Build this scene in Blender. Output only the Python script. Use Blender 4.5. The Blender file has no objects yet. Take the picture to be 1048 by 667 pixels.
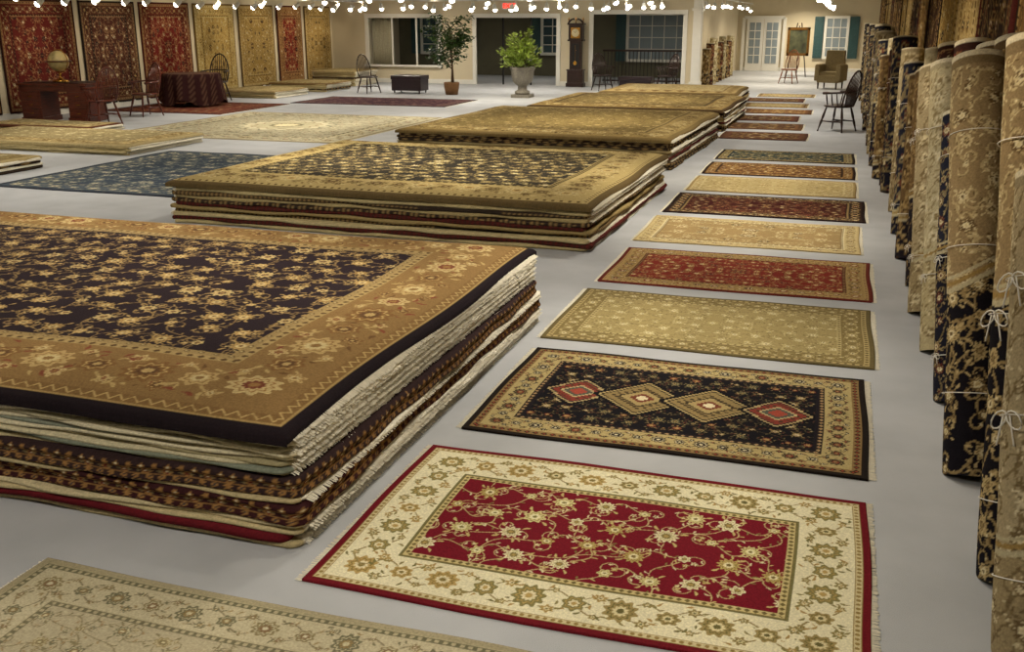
import bpy, math, random
import numpy as np
from math import pi, sin, cos, radians
from mathutils import Vector
random.seed(4); RNG=np.random.RandomState(7)
S=bpy.context.scene
S.view_settings.view_transform='Standard'
def L(c):
    c=np.array(c[:3],dtype=float)/255.
    return np.where(c<=.04045,c/12.92,((c+.055)/1.055)**2.4)
def link(o,parent=None):
    S.collection.objects.link(o)
    if parent: o.parent=parent
    return o
def empty(name,loc=(0,0,0),rz=0):
    e=bpy.data.objects.new(name,None); e.location=loc; e.rotation_euler=(0,0,rz); e.empty_display_size=.2
    return link(e)
# ---------------------------------------------------------------- materials
def mat(name,col,rough=.6,metal=0,noise=0,nscale=8,bump=0,bscale=60,emit=0,stretch=None,sheen=0,spec=.5):
    m=bpy.data.materials.new(name); m.use_nodes=True; nt=m.node_tree; b=nt.nodes['Principled BSDF']
    c=L(col)
    b.inputs['Base Color'].default_value=(*c,1); b.inputs['Roughness'].default_value=rough
    b.inputs['Metallic'].default_value=metal; b.inputs['Specular IOR Level'].default_value=spec
    tc=nt.nodes.new('ShaderNodeTexCoord'); mp=nt.nodes.new('ShaderNodeMapping')
    nt.links.new(tc.outputs['Object'],mp.inputs['Vector'])
    if stretch: mp.inputs['Scale'].default_value=stretch
    if noise:
        n=nt.nodes.new('ShaderNodeTexNoise'); n.inputs['Scale'].default_value=nscale; n.inputs['Detail'].default_value=5
        nt.links.new(mp.outputs[0],n.inputs['Vector'])
        r=nt.nodes.new('ShaderNodeValToRGB'); r.color_ramp.elements[0].position=.3; r.color_ramp.elements[1].position=.7
        r.color_ramp.elements[0].color=(*(c*(1-noise)),1); r.color_ramp.elements[1].color=(*np.minimum(c*(1+noise),1),1)
        nt.links.new(n.outputs[0],r.inputs[0]); nt.links.new(r.outputs[0],b.inputs['Base Color'])
    if bump:
        n=nt.nodes.new('ShaderNodeTexNoise'); n.inputs['Scale'].default_value=bscale; n.inputs['Detail'].default_value=4
        nt.links.new(mp.outputs[0],n.inputs['Vector'])
        bp=nt.nodes.new('ShaderNodeBump'); bp.inputs['Strength'].default_value=bump; bp.inputs['Distance'].default_value=.01
        nt.links.new(n.outputs[0],bp.inputs['Height']); nt.links.new(bp.outputs[0],b.inputs['Normal'])
    if emit:
        b.inputs['Emission Color'].default_value=(*c,1); b.inputs['Emission Strength'].default_value=emit
    if sheen: b.inputs['Sheen Weight'].default_value=sheen
    return m
def wool_mat(name,nscale=260):
    m=mat(name,(128,128,128),rough=.95,bump=.25,bscale=nscale,spec=.06)
    nt=m.node_tree; b=nt.nodes['Principled BSDF']
    a=nt.nodes.new('ShaderNodeAttribute'); a.attribute_name='Col'
    n=nt.nodes.new('ShaderNodeTexNoise'); n.inputs['Scale'].default_value=110; n.inputs['Detail'].default_value=3
    tc=nt.nodes.new('ShaderNodeTexCoord'); nt.links.new(tc.outputs['Object'],n.inputs['Vector'])
    mr=nt.nodes.new('ShaderNodeMapRange'); mr.inputs['To Min'].default_value=.82; mr.inputs['To Max'].default_value=1.2
    mr.inputs['From Min'].default_value=.25; mr.inputs['From Max'].default_value=.75
    nt.links.new(n.outputs[0],mr.inputs['Value'])
    mx=nt.nodes.new('ShaderNodeVectorMath'); mx.operation='SCALE'
    nt.links.new(a.outputs['Color'],mx.inputs[0]); nt.links.new(mr.outputs[0],mx.inputs['Scale'])
    nt.links.new(mx.outputs[0],b.inputs['Base Color'])
    return m
M_RUG=wool_mat('rug_wool_pile'); M_EDGE=wool_mat('rug_edge_wool',180)
M_FRINGE=mat('fringe_cotton',(226,220,202),rough=.95,noise=.1,nscale=60)
M_CARPET=mat('carpet_floor_grey',(178,180,184),rough=.97,noise=.08,nscale=2.2,bump=.5,bscale=350,spec=.08)
M_WALL=mat('wall_paint_cream',(214,202,174),rough=.8,noise=.03,nscale=2,bump=.05)
M_CEIL=mat('ceiling_paint',(225,220,208),rough=.9,noise=.03,nscale=2)
M_TRIM=mat('trim_white_paint',(232,230,222),rough=.45,noise=.02)
M_WOOD=mat('mahogany_wood',(88,38,24),rough=.28,noise=.45,nscale=6,stretch=(1,1,7))
M_DARK=mat('dark_stained_wood',(44,24,18),rough=.3,noise=.4,nscale=6,stretch=(1,1,7))
M_OAK=mat('honey_wood',(120,70,38),rough=.4,noise=.35,nscale=8,stretch=(1,1,6))
M_BRASS=mat('brass_metal',(200,150,70),rough=.25,metal=1,noise=.1)
M_BLACK=mat('black_metal',(22,22,24),rough=.4,noise=.1)
M_LEATH=mat('dark_leather',(40,26,30),rough=.35,noise=.2,nscale=20,bump=.2)
M_STRING=mat('white_string',(225,222,214),rough=.9,noise=.05)
M_LEAF=mat('ficus_leaves',(58,84,36),rough=.45,noise=.45,nscale=9)
M_LEAF2=mat('lime_leaves',(146,166,70),rough=.45,noise=.35,nscale=9)
M_BARK=mat('tree_bark',(92,70,50),rough=.9,noise=.3,nscale=30)
M_STONE=mat('urn_stone',(130,124,112),rough=.8,noise=.2,nscale=25,bump=.2)
M_BASKET=mat('wicker_basket',(120,84,48),rough=.8,noise=.35,nscale=50,bump=.5)
M_CREAMUP=mat('olive_upholstery',(128,112,76),rough=.9,noise=.2,nscale=30)
M_BULB=mat('lamp_bulb_glow',(255,244,222),emit=20)
M_LAMPW=mat('lamp_housing_white',(220,220,215),rough=.4,noise=.02)
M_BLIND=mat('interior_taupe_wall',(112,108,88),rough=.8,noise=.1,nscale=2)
M_GLASSD=mat('window_night_glass',(70,92,100),rough=.08,noise=.25,nscale=.7)
M_GLASSP=mat('door_pane_glass',(140,152,160),rough=.1,noise=.15,nscale=.8)
M_SHUT=mat('shutter_teal',(52,84,86),rough=.5,noise=.1)
M_RED=mat('exit_sign_red',(255,40,20),emit=3)
M_GLOBE=mat('globe_map',(205,186,130),rough=.3,noise=.5,nscale=5)
M_DIAL=mat('clock_dial',(205,190,150),rough=.4,noise=.05)
M_PIC=mat('oil_painting_canvas',(64,66,44),rough=.5,noise=.8,nscale=4)
M_GOLD=mat('gilt_frame',(120,84,36),rough=.35,metal=.6,noise=.2)
M_CURT=mat('linen_curtain',(176,170,146),rough=.9,noise=.1,nscale=20)
# ---------------------------------------------------------------- mesh builder
class MB:
    def __init__(s): s.v=[];s.f=[];s.m=[];s.s=[];s.mats=[]
    def mi(s,m):
        if m not in s.mats: s.mats.append(m)
        return s.mats.index(m)
    def add(s,vs,fs,m,sm=False):
        o=len(s.v); s.v+= [tuple(v) for v in vs]; k=s.mi(m)
        for f in fs: s.f.append([i+o for i in f]); s.m.append(k); s.s.append(sm)
    def box(s,c,d,m,rz=0,tap=1.0):
        vs=[]
        for z in(-1,1):
            t=tap if z>0 else 1
            for x,y in((-1,-1),(1,-1),(1,1),(-1,1)):
                X=x*d[0]/2*t;Y=y*d[1]/2*t
                vs.append((c[0]+X*cos(rz)-Y*sin(rz),c[1]+X*sin(rz)+Y*cos(rz),c[2]+z*d[2]/2))
        s.add(vs,[(3,2,1,0),(4,5,6,7),(0,1,5,4),(1,2,6,5),(2,3,7,6),(3,0,4,7)],m)
    def tube(s,pts,r,m,n=8,closed=False):
        pts=[Vector(p) for p in pts]; N=len(pts)
        if not hasattr(r,'__len__'): r=[r]*N
        vs=[];up=Vector((.13,.21,1)).normalized()
        for i,p in enumerate(pts):
            a=pts[(i-1)%N] if (closed or i>0) else p; b=pts[(i+1)%N] if (closed or i<N-1) else p
            t=(b-a).normalized(); u=t.cross(up)
            if u.length<.05: u=t.cross(Vector((1,0,0)))
            u.normalize(); w=t.cross(u)
            for k in range(n):
                an=2*pi*k/n; vs.append(p+(u*cos(an)+w*sin(an))*r[i])
        fs=[]
        for i in range(N if closed else N-1):
            j=(i+1)%N
            for k in range(n):
                k2=(k+1)%n; fs.append((i*n+k,i*n+k2,j*n+k2,j*n+k))
        if not closed: fs+= [tuple(range(n))[::-1],tuple((N-1)*n+k for k in range(n))]
        s.add(vs,fs,m,True)
    def lathe(s,prof,m,c=(0,0),n=24,fn=None):
        vs=[];fs=[]
        for (r,z) in prof:
            for k in range(n):
                a=2*pi*k/n; rr=r*(fn(a,z) if fn else 1)
                vs.append((c[0]+rr*cos(a),c[1]+rr*sin(a),z))
        N=len(prof)
        for i in range(N-1):
            for k in range(n):
                k2=(k+1)%n; fs.append((i*n+k,i*n+k2,(i+1)*n+k2,(i+1)*n+k))
        fs+= [tuple(range(n))[::-1],tuple((N-1)*n+k for k in range(n))]
        s.add(vs,fs,m,True)
    def leaf(s,p,d,l,w,m):
        p=Vector(p); d=Vector(d).normalized(); u=d.cross(Vector((random.uniform(-1,1),random.uniform(-1,1),1.2))).normalized(); nrm=d.cross(u)
        s.add([p,p+d*l*.35+u*w/2,p+d*l*.7+u*w*.3-nrm*l*.05,p+d*l-nrm*l*.12,p+d*l*.7-u*w*.3-nrm*l*.05,p+d*l*.35-u*w/2],[(0,1,2,3,4,5)],m)
    def build(s,name,loc=(0,0,0),rz=0,bevel=0,parent=None):
        me=bpy.data.meshes.new(name); me.from_pydata(s.v,[],s.f)
        for m in s.mats: me.materials.append(m)
        me.polygons.foreach_set('material_index',s.m); me.polygons.foreach_set('use_smooth',s.s); me.update()
        o=bpy.data.objects.new(name,me); o.location=loc; o.rotation_euler=(0,0,rz); link(o,parent)
        if bevel:
            b=o.modifiers.new('bevel','BEVEL'); b.width=bevel; b.segments=2; b.limit_method='ANGLE'; b.angle_limit=radians(50)
        return o
def grid_mesh(name,P,C,m,closeU=False,parent=None,flip=False):
    ny,nx=P.shape[:2]; idx=np.arange(ny*nx).reshape(ny,nx)
    if closeU:
        a=idx[:-1,:];b=np.roll(idx,-1,1)[:-1,:];c=np.roll(idx,-1,1)[1:,:];d=idx[1:,:]
    else: a=idx[:-1,:-1];b=idx[:-1,1:];c=idx[1:,1:];d=idx[1:,:-1]
    q=np.stack([a,b,c,d],-1).reshape(-1,4)
    if flip: q=q[:,::-1]
    n=len(q); me=bpy.data.meshes.new(name)
    me.vertices.add(ny*nx); me.vertices.foreach_set('co',np.ascontiguousarray(P,dtype=np.float32).ravel())
    me.loops.add(n*4); me.loops.foreach_set('vertex_index',np.ascontiguousarray(q,dtype=np.int32).ravel())
    me.polygons.add(n); me.polygons.foreach_set('loop_start',np.arange(0,n*4,4,dtype=np.int32))
    me.polygons.foreach_set('loop_total',np.full(n,4,dtype=np.int32))
    me.update(calc_edges=True); me.validate()
    ca=me.color_attributes.new('Col','FLOAT_COLOR','POINT')
    C=np.array(C,dtype=float); lum=C.mean(-1,keepdims=True); C=C*.95+lum*.05
    col=np.ones((ny*nx,4),dtype=np.float32); col[:,:3]=np.clip(C,0,1).reshape(-1,3); ca.data.foreach_set('color',col.ravel())
    me.polygons.foreach_set('use_smooth',np.ones(n,dtype=bool)); me.materials.append(m)
    o=bpy.data.objects.new(name,me); return link(o,parent)
# ---------------------------------------------------------------- rug pattern painter
class Cv:
    def __init__(s,w,h,res,bg):
        s.w,s.h,s.res=w,h,res; s.nx=int(round(w*res))+1; s.ny=int(round(h*res))+1
        s.x=np.linspace(0,w,s.nx); s.y=np.linspace(0,h,s.ny); s.c=np.empty((s.ny,s.nx,3)); s.c[:]=L(bg)
    def win(s,x0,x1,y0,y1):
        i0=max(0,int(x0/s.w*(s.nx-1)));i1=min(s.nx,int(x1/s.w*(s.nx-1))+2);j0=max(0,int(y0/s.h*(s.ny-1)));j1=min(s.ny,int(y1/s.h*(s.ny-1))+2)
        if i0>=i1 or j0>=j1: return None
        return (slice(j0,j1),slice(i0,i1)),s.x[None,i0:i1],s.y[j0:j1,None]
    def flower(s,cx,cy,R,n,cols,rot=0,amp=.22,asp=1.):
        w=s.win(cx-R*1.1,cx+R*1.1,cy-R*1.1,cy+R*1.1)
        if not w: return
        sl,X,Y=w; dx=X-cx;dy=(Y-cy)*asp; r=np.hypot(dx,dy); th=np.arctan2(dy,dx)-rot
        pr=R*(1-amp+amp*np.cos(n*th)); v=s.c[sl]
        for fr,c in cols: v[r<pr*fr]=L(c)
    def leaf(s,cx,cy,l,wd,an,c):
        w=s.win(cx-l,cx+l,cy-l,cy+l)
        if not w: return
        sl,X,Y=w; u=(X-cx)*cos(an)+(Y-cy)*sin(an); v=-(X-cx)*sin(an)+(Y-cy)*cos(an)
        v=v-.25*l*(1-(u/l)**2)
        s.c[sl][(np.abs(v)<wd*(1-(u/l)**2)*(.6+.4*u/l))&(np.abs(u)<l)]=L(c)
    def line(s,pts,wd,c):
        cc=L(c)
        for (ax,ay),(bx,by) in zip(pts[:-1],pts[1:]):
            w=s.win(min(ax,bx)-wd,max(ax,bx)+wd,min(ay,by)-wd,max(ay,by)+wd)
            if not w: continue
            sl,X,Y=w; ex,ey=bx-ax,by-ay; q=ex*ex+ey*ey+1e-9; t=np.clip(((X-ax)*ex+(Y-ay)*ey)/q,0,1)
            s.c[sl][np.hypot(X-ax-t*ex,Y-ay-t*ey)<wd/2]=cc
def flo(p,r):
    a=p['fl'][r.randint(len(p['fl']))]
    return [(1.,a[0]),(.74,a[1]),(.64,a[0]),(.46,a[2]),(.24,a[1])]
def field_floral(w,h,res,p,seed):
    mir=p.get('mir',2); W_=w/2 if mir>=1 else w; H_=h/2 if mir>=2 else h
    r=np.random.RandomState(seed); c=Cv(W_,H_,res,p['bg']); sp=p['sp']; lw=max(p.get('lw',sp*.032),.75/res)
    nx=max(1,int(round(W_/sp)));ny=max(1,int(round(H_/sp))); pos={}; leaves=[]; fl=[]
    for i in range(-1,nx+2):
        for j in range(-1,ny+2):
            pos[i,j]=((i+.5*(j%2)+.25+r.uniform(-.14,.14))*W_/nx,(j+.5+r.uniform(-.14,.14))*H_/ny)
    for (i,j),(x,y) in pos.items():
        for di,dj in((1,0),(0,1),(1,1)):
            if (i+di,j+dj) in pos and r.rand()<(.7 if dj==0 else .45):
                X,Y=pos[i+di,j+dj]; b=r.choice([-1,1])*sp*r.uniform(.15,.36); dx,dy=X-x,Y-y; l=math.hypot(dx,dy)+1e-6; pts=[]
                for k in range(11):
                    t=k/10; o=b*sin(pi*t)+sp*.1*sin(2*pi*t); pts.append((x+dx*t-dy/l*o,y+dy*t+dx/l*o))
                c.line(pts,lw,p['vine'])
                for k in(2,4,6,8):
                    an=math.atan2(pts[k+1][1]-pts[k-1][1],pts[k+1][0]-pts[k-1][0]); sg=r.choice([-1,1]); a2=an+sg*.9
                    leaves.append((pts[k][0]+cos(a2)*sp*.08,pts[k][1]+sin(a2)*sp*.08,sp*r.uniform(.07,.1),sp*.035,a2,p['leaf'][r.randint(len(p['leaf']))]))
        for q in range(2):
            a0=r.uniform(0,6.28);sg=r.choice([-1,1]); cx,cy=x+sp*.3*cos(a0),y+sp*.3*sin(a0)
            pts=[(cx+sp*(.30-.022*k)*cos(a0+pi+sg*k*.5),cy+sp*(.30-.022*k)*sin(a0+pi+sg*k*.5)) for k in range(11)]
            c.line(pts,lw*.85,p['vine']); fl.append((pts[-1][0],pts[-1][1],sp*.085))
            an=a0+pi+sg*2.5+pi/2; leaves.append((pts[5][0]+sp*.05*cos(an-sg*1.5),pts[5][1]+sp*.05*sin(an-sg*1.5),sp*.08,sp*.035,an,p['leaf'][-1]))
    for l_ in leaves: c.leaf(*l_)
    for (x,y,R) in fl: c.flower(x,y,R,5,flo(p,r),r.rand()*3,.25)
    for (i,j),(x,y) in pos.items():
        big=(i+2*j)%3!=1; R=sp*(r.uniform(.2,.27) if big else r.uniform(.13,.17))*p.get('fs',1)
        c.flower(x,y,R*1.12,r.choice([8,10]),[(1,p['bg'])],0,.1)
        c.flower(x,y,R,r.choice([8,10,12]) if big else 6,flo(p,r),r.uniform(0,3),.14,r.uniform(.85,1.2))
        if big:
            for k in range(4):
                a=k*pi/2+r.uniform(-.3,.3)+.6; c.leaf(x+cos(a)*R*1.35,y+sin(a)*R*1.35,R*.42,R*.2,a,p['leaf'][0])
    a=c.c
    if mir>=1: a=np.concatenate([a,a[:,::-1]],1)
    if mir>=2: a=np.concatenate([a,a[::-1]],0)
    return a
def make_rug(w,h,res,bands,field,seed=1,special=None,noise=.07):
    r=np.random.RandomState(seed); c=Cv(w,h,res,(128,128,128)); X=c.x[None,:]+0*c.y[:,None]; Y=0*c.x[None,:]+c.y[:,None]
    dx=np.minimum(X,w-X);dy=np.minimum(Y,h-Y); D=np.minimum(dx,dy); T=np.where(dy<dx,X,Y)
    d=0
    tot=sum(b[0] for b in bands)
    i0=int(tot/w*(c.nx-1));j0=int(tot/h*(c.ny-1)); fw,fh=w-2*tot,h-2*tot
    if fw>0 and fh>0:
        F=field_floral(fw,fh,res,field,seed); nyy=c.ny-2*j0;nxx=c.nx-2*i0
        jj=np.linspace(0,F.shape[0]-1,nyy).astype(int);ii=np.linspace(0,F.shape[1]-1,nxx).astype(int)
        c.c[j0:j0+nyy,i0:i0+nxx]=F[jj][:,ii]
        if special: special(c,tot,fw,fh)
        elif field.get('mir',2)==2:
            R=field['sp']*.3; c.flower(w/2,h/2,R*1.15,12,[(1,field['bg'])],0,.05); c.flower(w/2,h/2,R,12,flo(field,r),0,.14)
    for b in bands:
        bw,kind=b[0],b[1]; m=(D>=d-1e-6)&(D<d+bw); dc=d+bw/2; c.c[m]=L(b[2])
        if kind=='dots':
            p=b[4]; q=np.hypot((((T/p)%1)-.5)*p,D-dc); c.c[m&(q<bw*.3)]=L(b[3])
            c.c[m&(np.abs(D-dc)>bw*.42)]=L(b[3])
        elif kind=='dia':
            p=b[4]; q=np.abs(((T/p)%1)-.5)*p*1.0+np.abs(D-dc)*1.2; c.c[m&(q<min(p,bw)*.42)]=L(b[3])
            if len(b)>5: c.c[m&(q<min(p,bw)*.2)]=L(b[5])
        elif kind=='zig':
            p=b[4]; q=np.abs(((T/p)%1)-.5)*1.3*bw+bw*.15; c.c[m&(np.abs(D-d-q)<bw*.1)]=L(b[3])
        elif kind=='vine':
            pitch=b[4]; pp=b[3]; vw=max(bw*.028,.8/res)
            for side in range(4):
                Ls=(w if side%2==0 else h)-2*dc; n=max(2,int(round(Ls/pitch))); n+=n%2
                def tr(t,o):
                    return {0:(dc+t,dc+o),1:(w-dc-o,dc+t),2:(w-dc-t,h-dc-o),3:(dc+o,h-dc-t)}[side]
                K=n*8; pts=[tr(Ls*k/K,bw*.30*sin(pi*k/8+.0)) for k in range(K+1)]; c.line(pts,vw*1.3,pp['vine'])
                pts=[tr(Ls*k/K,-bw*.30*sin(pi*k/8)) for k in range(K+1)]; c.line(pts,vw,pp['vine'])
                for k in range(n):
                    t=Ls*(k+.5)/n; sg=1 if k%2 else -1
                    x,y=tr(t,sg*bw*.28); c.flower(x,y,bw*.13,6,flo(pp,r),r.rand()*3,.2)
                    x,y=tr(t,-sg*bw*.30); c.flower(x,y,bw*.09,5,flo(pp,r),r.rand()*3,.2)
                    for q in(-.36,-.24,-.12,.12,.24,.36):
                        for o_ in(-1,1):
                            if r.rand()<.75:
                                x,y=tr(t+q*Ls/n,o_*bw*r.uniform(.02,.42)); c.leaf(x,y,bw*.085,bw*.04,r.uniform(0,6.28),pp['leaf'][r.randint(len(pp['leaf']))])
                    x,y=tr(Ls*k/n,0); R=bw*(.31 if k%2==0 else .22); c.flower(x,y,R*1.12,10,[(1,b[2])],0,.05)
                    c.flower(x,y,R,10 if k%2==0 else 7,flo(pp,r),r.rand()*3,.12,r.uniform(.85,1.2))
        d+=bw
    c.c*= (1+noise*r.randn(c.ny,c.nx,1))
    ab=1+.05*np.sin(c.x*3.1+seed)+.04*np.sin(c.x*9.7+seed*2)
    c.c*=ab[None,:,None]; c.c=np.clip(c.c,0,1)
    return c
def fringe(x0,x1,y0,y1,z,ln,parent,seed=0,name='fringe',zdrop=0,sides=(0,1)):
    r=random.Random(seed); v=[];f=[]
    for (x,sg) in [((x0,-1),(x1,1))[q] for q in sides]:
        y=y0+.005
        while y<y1-.005:
            l=ln*r.uniform(.75,1.1); dy=r.uniform(-.006,.006); o=len(v); wd=.0026
            v+=[(x-sg*.005,y-wd,z),(x-sg*.005,y,z+.003),(x-sg*.005,y+wd,z),(x+sg*l,y+dy-wd,z-zdrop-.001),(x+sg*l,y+dy,z-zdrop+.002),(x+sg*l,y+dy+wd,z-zdrop-.001)]
            f+=[(o,o+1,o+4,o+3),(o+1,o+2,o+5,o+4)]; y+=.0072
    me=bpy.data.meshes.new(name); me.from_pydata(v,[],f); me.materials.append(M_FRINGE)
    return link(bpy.data.objects.new(name,me),parent)
def floor_rug(cx,cy,c,rz=0,th=.011,name='area_rug',fr=.03,seed=0):
    e=empty(name,(cx,cy,0),rz)
    X=(c.x-c.w/2)[None,:]+0*c.y[:,None]; Y=(c.y-c.h/2)[:,None]+0*c.x[None,:]
    X=X+.006*np.sin(Y*5+seed)*(X/(c.w/2)); Y2=Y+.008*np.sin(X*3.3+seed*2)*(Y/(c.h/2)); 
    Z=th+.002*np.sin(X*7+seed)*np.sin(Y*6)
    P=np.stack([X,Y2,Z],-1); P=np.pad(P,((1,1),(1,1),(0,0)),'edge'); C=np.pad(c.c,((1,1),(1,1),(0,0)),'edge')
    P[0,:,2]=P[-1,:,2]=0.001; P[:,0,2]=P[:,-1,2]=0.001
    grid_mesh('rug_pile',P,C,M_RUG,parent=e)
    if fr: fringe(-c.w/2,c.w/2,-c.h/2,c.h/2,.004,fr,e,seed)
    return e
# palettes ------------------------------------------------
CRM=(212,200,162);GLD=(176,146,86);OLV=(112,106,66);BLK=(30,26,30);RED=(122,24,34);RST=(146,62,42);TAN=(166,138,92);NVY=(34,38,54);BRN=(84,58,36)
def pal(bg,sp,fl,vine,leaf,**k): return dict(bg=bg,sp=sp,fl=fl,vine=vine,leaf=leaf,**k)
f_red=pal((112,20,34),.17,[((198,186,128),(126,114,62),(216,208,170)),((212,204,166),(160,138,80),(120,104,58)),((176,156,92),(116,96,50),(215,205,165))],(178,158,110),[(186,168,108),(120,112,62),(206,196,156)],fs=1.15,mir=0)
b_crm=pal(CRM,.2,[((170,144,86),(124,108,58),CRM),((150,132,82),(100,94,54),(206,194,150)),((126,118,72),(170,144,84),CRM)],(142,126,80),[(132,122,74),(160,132,76),(112,106,62)])
c1=make_rug(2.02,1.31,300,[(.03,'solid',(104,20,30)),(.028,'dots',(196,182,140),(140,118,66),.028),(.215,'vine',(216,208,174),b_crm,.19),(.01,'solid',OLV),(.03,'dots',(190,174,120),(108,94,54),.03)],f_red,3)
floor_rug(-.745,3.53,c1,seed=1,fr=.025)
def tribal(c,t,fw,fh):
    X=c.x[None,:];Y=c.y[:,None]; cy=c.h/2
    def dia(cx,a,b,cols):
        st=.016; q=np.floor(np.abs(X-cx)/st)*st/a+np.floor(np.abs(Y-cy)/st)*st/b
        for fr,col in cols: c.c[q<fr]=L(col)
        m=(q<.74)&(q>.54)&((np.floor(X/.02)+np.floor(Y/.02))%3==0); c.c[m]=L((64,52,36))
    cols_t=[(1.14,(18,16,20)),(1.0,(170,150,100)),(.92,(56,46,32)),(.84,(136,116,74)),(.5,(60,50,34)),(.42,(160,140,92)),(.26,(110,56,40)),(.12,CRM)]
    cols_r=[(1.14,(18,16,20)),(1.0,(170,150,104)),(.9,(50,40,36)),(.82,(124,52,42)),(.5,(180,164,116)),(.38,(80,80,70)),(.24,(150,66,50))]
    for k,(fx,a,b,cl) in enumerate([(.13,.17,.19,cols_r),(.375,.23,.23,cols_t),(.625,.23,.23,cols_t),(.87,.17,.19,cols_r)]): dia(t+fw*fx,a,b,cl)
f_tri=pal((22,20,24),.1,[((160,140,92),(96,52,38),CRM),((112,48,38),(150,130,80),GLD),((100,98,72),GLD,BLK)],(80,70,48),[(130,114,74),(110,52,40)])
c2=make_rug(1.98,1.37,240,[(.03,'solid',(34,28,24)),(.045,'dia',(134,108,68),(40,32,28),.045,RST),(.14,'vine',(170,152,102),pal(CRM,.1,[((42,36,32),(144,124,78),(124,52,40)),((62,50,34),CRM,BLK)],(56,48,36),[(62,52,36),(116,56,42)]),.11),(.03,'dia',(50,38,32),(176,156,110),.04,RST),(.015,'solid',BLK)],f_tri,5,tribal)
floor_rug(-.71,5.11,c2,seed=2)
f3=pal((150,134,88),.13,[((196,182,134),(118,102,60),CRM),((180,164,112),(96,84,52),CRM)],(114,100,60),[(190,174,126),(104,92,56)],fs=1.15)
c3=make_rug(2.08,1.31,180,[(.03,'solid',(100,88,56)),(.035,'dots',(164,146,98),(88,74,44),.045),(.13,'vine',(120,104,64),pal(0,.1,[((174,158,108),(86,70,42),CRM)],(160,144,96),[(170,154,104)]),.13),(.03,'dots',(168,152,104),(88,74,44),.045)],f3,7)
floor_rug(-.70,6.67,c3,seed=3)
f4=pal((120,40,32),.12,[((182,150,92),(86,56,38),CRM),((74,54,44),GLD,(150,74,54))],(150,114,68),[(76,62,40),(172,138,86)])
c4=make_rug(2.08,1.3,140,[(.03,'solid',(98,38,30)),(.03,'dots',(166,138,88),BRN,.05),(.13,'vine',(156,130,80),pal(0,.1,[((112,46,34),GLD,CRM),((78,58,38),CRM,RST)],(84,62,40),[BRN]),.13),(.03,'dia',(84,46,34),(154,128,78),.05)],f4,8)
floor_rug(-.68,8.22,c4,seed=4)
f5=pal((148,124,82),.2,[((202,186,140),(108,90,58),(156,118,78)),((96,80,52),CRM,TAN)],(186,170,124),[(186,170,124)],fs=1.2)
c5=make_rug(2.04,1.3,120,[(.02,'solid',(176,156,110)),(.12,'vine',(188,170,122),pal(0,.1,[((134,108,66),CRM,BRN)],(138,116,74),[(138,116,74)]),.13),(.03,'dots',(118,98,62),CRM,.05)],f5,9)
floor_rug(-.73,9.85,c5,seed=5)
f6=pal((64,22,22),.12,[((156,124,76),(52,26,24),CRM),((126,56,42),GLD,BLK)],(110,76,50),[(120,92,56)])
c6=make_rug(2.1,1.3,100,[(.04,'solid',(38,26,24)),(.12,'vine',(56,40,32),pal(0,.1,[((162,138,90),RST,CRM)],(134,108,68),[GLD]),.13),(.03,'dots',(154,128,80),BLK,.06)],f6,10)
floor_rug(-.69,11.4,c6,seed=6)
f7=pal((174,156,108),.16,[((196,180,136),(132,112,70),GLD)],(142,122,78),[(142,122,78)])
c7=make_rug(2.0,1.25,70,[(.03,'solid',(152,130,84)),(.12,'vine',(190,174,128),pal(0,.1,[((142,118,72),CRM,GLD)],(142,122,78),[GLD]),.14)],f7,11)
floor_rug(-.72,12.9,c7,seed=7)
f8=pal((92,58,32),.14,[((170,134,76),BRN,CRM)],(142,108,60),[GLD])
c8=make_rug(2.0,1.2,60,[(.04,'solid',(48,32,24)),(.12,'vine',(142,106,56),pal(0,.1,[(BRN,GLD,CRM)],BRN,[BRN]),.14),(.03,'solid',(48,32,24))],f8,12)
floor_rug(-.72,14.35,c8,seed=8)
f9=pal((38,54,58),.14,[((154,140,92),BRN,CRM)],(120,112,76),[GLD])
c9=make_rug(2.0,1.2,60,[(.04,'solid',(48,40,34)),(.12,'vine',(142,126,80),pal(0,.1,[((36,54,56),GLD,CRM)],BRN,[BRN]),.14),(.03,'solid',(36,46,50))],f9,13)
floor_rug(-.72,15.9,c9,seed=9)
f10=pal((80,50,34),.2,[((146,116,70),BRN,CRM)],(114,88,54),[GLD])
far=[(f10,(78,48,36)),(f10,(98,68,42)),(f10,(86,44,34)),(f8,(84,56,32)),(f7,(134,112,70)),(f10,(76,42,34)),(f7,(144,124,84))]
yy=18.7
for k,(ff,bc) in enumerate(far):
    c=make_rug(1.5,1.2,30,[(.06,'solid',bc),(.1,'dots',tuple(min(255,int(q*1.3)) for q in bc),BRN,.12)],ff,20+k)
    floor_rug(-1.25-.12*(k%3)-.03*k,yy,c,seed=20+k,fr=0.03); yy+=1.75
f0=pal((166,156,128),.15,[((138,124,88),(184,174,138),(120,108,76)),((110,106,82),(192,182,146),(138,116,80))],(128,118,88),[(122,114,84),(146,124,88)])
c0=make_rug(2.1,1.36,250,[(.03,'solid',(156,146,116)),(.03,'dots',(104,100,76),(166,156,124),.03),(.17,'vine',(178,168,138),pal(0,.1,[((130,118,84),(190,182,152),(124,98,70)),((108,104,80),(182,172,138),(134,114,76))],(122,112,86),[(114,108,82),(144,126,88)]),.17),(.03,'dots',(108,102,78),(166,156,124),.03)],f0,31)
floor_rug(-1.71,2.03,c0,seed=31,fr=.02)
fb=pal((52,62,74),.3,[((140,138,120),(50,58,72),CRM),((112,114,108),CRM,(56,64,78))],(112,116,110),[(128,128,112)])
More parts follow.
